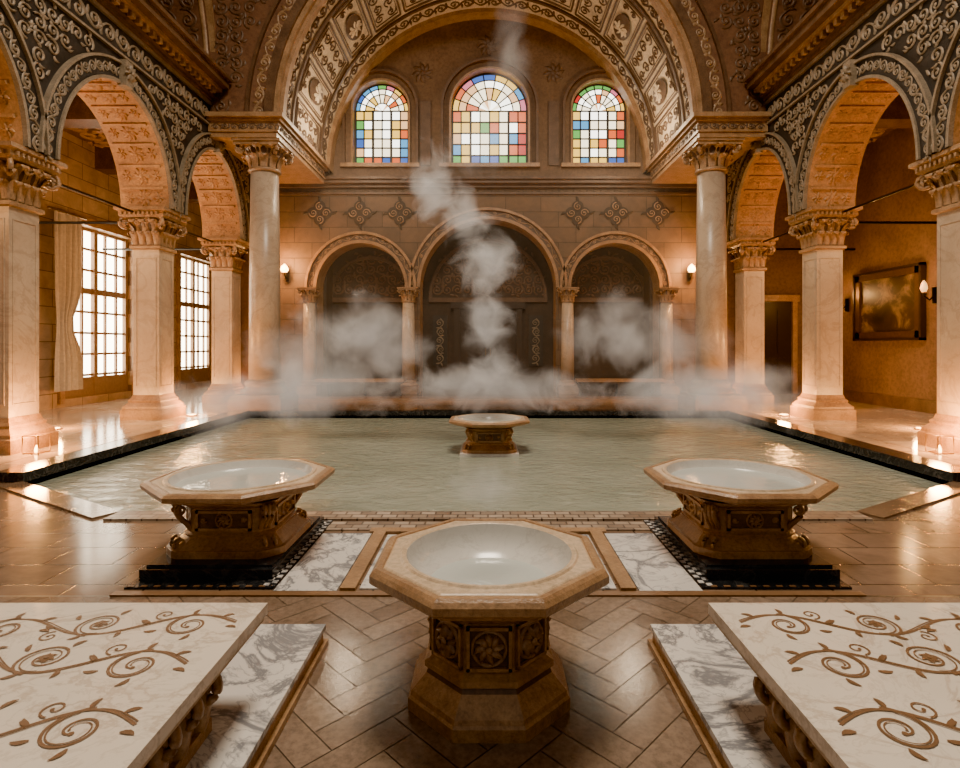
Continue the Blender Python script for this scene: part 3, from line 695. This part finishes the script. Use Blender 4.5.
# ---------------- foreground benches
for s in(-1,1):
    mb=MB()
    X=lambda x:s*x
    def bx(x0,x1,y0,y1,z0,z1,m_): mb.box(X(x0),X(x1),y0,y1,z0,z1,m_)
    x0,x1,y0,y1=.94,2.9,.55,2.39
    bx(x0,x1,y0,y1,.455,.50,'marble_cream'); bx(x0+.012,x1,y0,y1-.012,.43,.455,'rimcream'); bx(x0+.035,x1,y0,y1-.035,.405,.43,'basinstone')
    for (ly0,ly1) in((.75,1.1),(1.75,2.15)):
        for (a,b,z0,z1) in((.0,.0,.12,.17),(.02,.02,.17,.2),(.08,.06,.2,.34),(.04,.03,.34,.37),(.0,.0,.37,.405)):
            bx(1.06+a,2.7-a,ly0+b,ly1-b,z0,z1,'basinstone')
        for yy in(ly0+.06,ly1-.06,(ly0+ly1)/2):
            pts=[]
            for i in range(24):
                t=i/23; a=pi/2+2*pi*1.3*t; r=.07*(1-.7*t); pts.append((X(1.07+r*cos(a)),yy,.32+r*sin(a)))
            mb.tube(pts,.02,'basinstone',6)
            pts=[(X(1.10-.03*sin(pi*i/8)),yy,.14+.22*i/8) for i in range(9)]; mb.tube(pts,.035,'basinstone',6)
    g=lambda u,v,h:(X(u),v,.5005+h)
    def T(ox,oy,ang,sc=1):
        return lambda u,v,h:g(ox+sc*(u*cos(ang)-v*sin(ang)),oy+sc*(u*sin(ang)+v*cos(ang)),h)
    H=.0006
    def meander(P0,ang,L,A,n,w=.0055):
        f=T(P0[0],P0[1],ang); P=L/n
        pts=[(L*i/(n*12),A*.55*sin(pi*i/12)) for i in range(n*12+1)]
        mb.ribbon(f,pts,w,H,'inlay',True)
        mb.ribbon(f,[(x,y+.014*cos(x*9)) for x,y in pts],w*.45,H,'inlay',True)
        for i in range(n):
            sg=1 if i%2==0 else -1; cx=(i+.5)*P; R=min(P*.40,A*.72)
            spiral(mb,f,cx,-sg*A*.10,R,pi/2*sg,-sg,w,H,'inlay',1.5,36,True)
            spiral(mb,f,cx,-sg*A*.10,R*.86,pi/2*sg-.4,-sg,w*.5,H,'inlay',1.2,30,True)
            spiral(mb,f,cx+P*.38,sg*A*.62,R*.42,-pi/2*sg,sg,w*.7,H,'inlay',1.2,20,True)
            if i%2: rosette(mb,f,cx,-sg*A*.10,R*.34,H,'inlay',6,True)
            for q,(dx,dy,aa) in enumerate(((-.3,.5,2.2),(.05,.75,1.2),(.3,-.5,-.6),(-.1,-.85,-1.6),(.45,.1,.2),(-.42,-.3,2.9))):
                leaf(mb,f,cx+dx*P,sg*dy*A*.8,sg*aa,R*.5,w*1.7,H,'inlay',True)
    for (p,an,L,A,n) in (((1.0,2.22),-.05,1.75,.125,5),((1.04,1.93),.04,1.7,.135,5),((1.02,1.62),-.05,1.6,.135,5),((1.03,1.31),.02,1.6,.13,5),((1.03,1.0),.02,1.6,.14,5)): meander(p,an,L,A,n)
    mb.build('marble_bench')
    st=MB(); st.box(X(.86),X(3.0),.4,2.97,.095,.12,'marble_grey'); st.box(X(.85),X(3.0),.4,2.985,.004,.035,'basinstone'); st.box(X(.87),X(3.0),.4,2.96,.035,.095,'basinstone')
    st.build('marble_step')
for x in(-3.75,3.9):
    mb=MB(); mb.box(x-1.3,x+1.3,16.3,16.75,.52,.60,'carved'); mb.box(x-1.25,x+1.25,16.35,16.7,.47,.52,'darkwood')
    for q in(-1.05,0,1.05): mb.box(x+q-.1,x+q+.1,16.38,16.68,.12,.47,'darkwood'); mb.box(x+q-.14,x+q+.14,16.36,16.7,.12,.18,'darkwood')
    mb.build('stone_bench')
# ---------------- steam
def steam(name,loc,sc,dens,nscale,seed,em=.34,bias=.34,rot=0,dist=1.0):
    m=bpy.data.materials.new('steam_%d'%seed); m.use_nodes=True; nt=m.node_tree; nt.nodes.clear()
    out=N(nt,'ShaderNodeOutputMaterial'); pv=N(nt,'ShaderNodeVolumePrincipled')
    pv.inputs['Color'].default_value=(.97,.95,.92,1); pv.inputs['Anisotropy'].default_value=.1
    tc=N(nt,'ShaderNodeTexCoord'); ln=N(nt,'ShaderNodeVectorMath',operation='LENGTH'); nt.links.new(tc.outputs['Object'],ln.inputs[0])
    mp=N(nt,'ShaderNodeMapping'); mp.inputs['Scale'].default_value=sc; mp.inputs['Location'].default_value=(seed*3.1,seed*1.7,seed*.9); nt.links.new(tc.outputs['Object'],mp.inputs[0])
    n=noise(nt,mp.outputs[0],nscale,5,.6,dist)
    mr=N(nt,'ShaderNodeMapRange'); nt.links.new(ln.outputs['Value'],mr.inputs[0]); mr.inputs[1].default_value=0; mr.inputs[2].default_value=1; mr.inputs[3].default_value=bias-.5; mr.inputs[4].default_value=-.76
    a=N(nt,'ShaderNodeMath',operation='ADD'); nt.links.new(n,a.inputs[0]); nt.links.new(mr.outputs[0],a.inputs[1])
    k=N(nt,'ShaderNodeMath',operation='MULTIPLY'); nt.links.new(a.outputs[0],k.inputs[0]); k.inputs[1].default_value=dens*10
    mx=N(nt,'ShaderNodeMath',operation='MAXIMUM'); nt.links.new(k.outputs[0],mx.inputs[0]); mx.inputs[1].default_value=0
    nt.links.new(mx.outputs[0],pv.inputs['Density'])
    e=N(nt,'ShaderNodeMath',operation='MULTIPLY'); nt.links.new(mx.outputs[0],e.inputs[0]); e.inputs[1].default_value=em  # self-glow added to the steam in place of light falling on it
    nt.links.new(e.outputs[0],pv.inputs['Emission Strength']); pv.inputs['Emission Color'].default_value=(1,.93,.85,1)
    nt.links.new(pv.outputs[0],out.inputs['Volume'])
    bpy.ops.mesh.primitive_ico_sphere_add(subdivisions=3,radius=1,location=loc,rotation=(0,rot,0)); ob=bpy.context.object; ob.scale=sc; ob.name=name
    ob.data.materials.clear(); ob.data.materials.append(m)
steam('steam_cloud',(.02,8.7,1.18),(.8,.5,.62),.75,2.8,1)
steam('steam_cloud',(.0,8.75,1.95),(.65,.5,.9),.8,2.6,2)
steam('steam_cloud',(.0,8.7,2.9),(.8,.5,.9),.8,2.4,10)
steam('steam_cloud',(-.35,8.8,3.55),(.65,.45,.8),.75,2.4,12,.34,.34,-.7)
steam('steam_cloud',(-.85,8.8,4.15),(.8,.5,.95),.75,2.4,3,.34,.34,-.5)
steam('steam_cloud',(-.2,9.2,4.9),(.9,.5,.9),.22,1.8,11)
steam('steam_cloud',(.3,9.4,6.3),(.6,.5,1.9),.14,1.4,9,.34,.36)
steam('steam_cloud',(-2.1,9.5,1.8),(1.8,.6,1.0),.5,1.7,24,.34,.37,.3,.4)
steam('steam_cloud',(-3.5,9.9,1.55),(1.9,.7,1.0),.28,1.6,13,.34,.37,0,.4)
steam('steam_cloud',(2.1,9.5,1.85),(1.35,.6,1.15),.42,1.7,25,.34,.36,-.3,.4)
steam('steam_cloud',(3.3,9.9,1.6),(1.8,.7,1.1),.26,1.6,14,.34,.37,0,.4)
steam('steam_cloud',(-.2,10.8,.75),(4.6,1.3,.75),.36,1.3,6)
steam('steam_cloud',(-2.0,5.55,1.12),(1.5,.65,.58),.50,1.8,7,.34,.38,-.15,.5)
steam('steam_cloud',(2.4,6.2,1.05),(1.7,.9,.66),.42,1.8,8,.34,.38,.12,.5)
steam('steam_cloud',(-3.9,8.2,.8),(1.6,1.0,.68),.32,1.8,15,.34,.37,0,.5)
steam('steam_cloud',(4.2,9.0,.85),(1.7,1.0,.72),.34,1.8,16,.34,.37,0,.5)
steam('steam_cloud',(0.0,2.75,.90),(.42,.3,.22),.45,5,17)
# thin even humidity over the pool hall
m=bpy.data.materials.new('humid_air'); m.use_nodes=True; nt=m.node_tree; nt.nodes.clear()
out=N(nt,'ShaderNodeOutputMaterial'); vs_=N(nt,'ShaderNodeVolumeScatter'); vs_.inputs['Density'].default_value=.012; vs_.inputs['Color'].default_value=(1,.95,.88,1); vs_.inputs['Anisotropy'].default_value=.2
nt.links.new(vs_.outputs[0],out.inputs['Volume']); MATS['humid_air']=m
mb=MB(); mb.box(-4.8,4.8,11.0,17.0,.7,6.3,'humid_air'); mb.build('steam_haze')
# ---------------- lights / world
def area(name,loc,rot,sx,sy,e,col):
    l=bpy.data.lights.new(name,'AREA'); l.shape='RECTANGLE'; l.size=sx; l.size_y=sy; l.energy=e; l.color=col
    ob=bpy.data.objects.new(name,l); ob.location=loc; ob.rotation_euler=rot; bpy.context.scene.collection.objects.link(ob)
area('overhead_fill',(0,4.5,13.1),(0,0,0),3.0,3.0,2350,(1,.86,.68))  # added overhead fill light, no real skylight opening above
for s in(-1,1):
    for y in(6.4,10.07,13.5):
        l=bpy.data.lights.new('aisle_fill_light','POINT'); l.energy=110 if s<0 else 90; l.color=(1,.47,.16); l.shadow_soft_size=.25  # added warm fill in each aisle bay, no lamp fixture
        ob=bpy.data.objects.new('aisle_fill_light',l); ob.location=(s*8.3,y,3.9); bpy.context.scene.collection.objects.link(ob)
for x in(-3.9,3.9):
    l=bpy.data.lights.new('vault_fill_light','POINT'); l.energy=190; l.color=(1,.78,.52); l.shadow_soft_size=.3  # added fill inside the vault to brighten its soffit
    ob=bpy.data.objects.new('vault_fill_light',l); ob.location=(x,15.2,7.3); bpy.context.scene.collection.objects.link(ob)
w=bpy.data.worlds.new('World'); bpy.context.scene.world=w; w.use_nodes=True
w.node_tree.nodes['Background'].inputs[0].default_value=(1,.87,.72,1); w.node_tree.nodes['Background'].inputs[1].default_value=.42
try: bpy.context.scene.view_settings.look='AgX - Punchy'
except Exception as ex: print(ex)
bpy.context.scene.view_settings.exposure=.45
cam=bpy.data.cameras.new('Camera'); co=bpy.data.objects.new('Camera',cam); bpy.context.scene.collection.objects.link(co)
co.location=(0,0,1.6); co.rotation_euler=(pi/2,0,0); cam.sensor_width=36; cam.lens=21; cam.shift_x=-8/960; cam.shift_y=-39/960
bpy.context.scene.camera=co
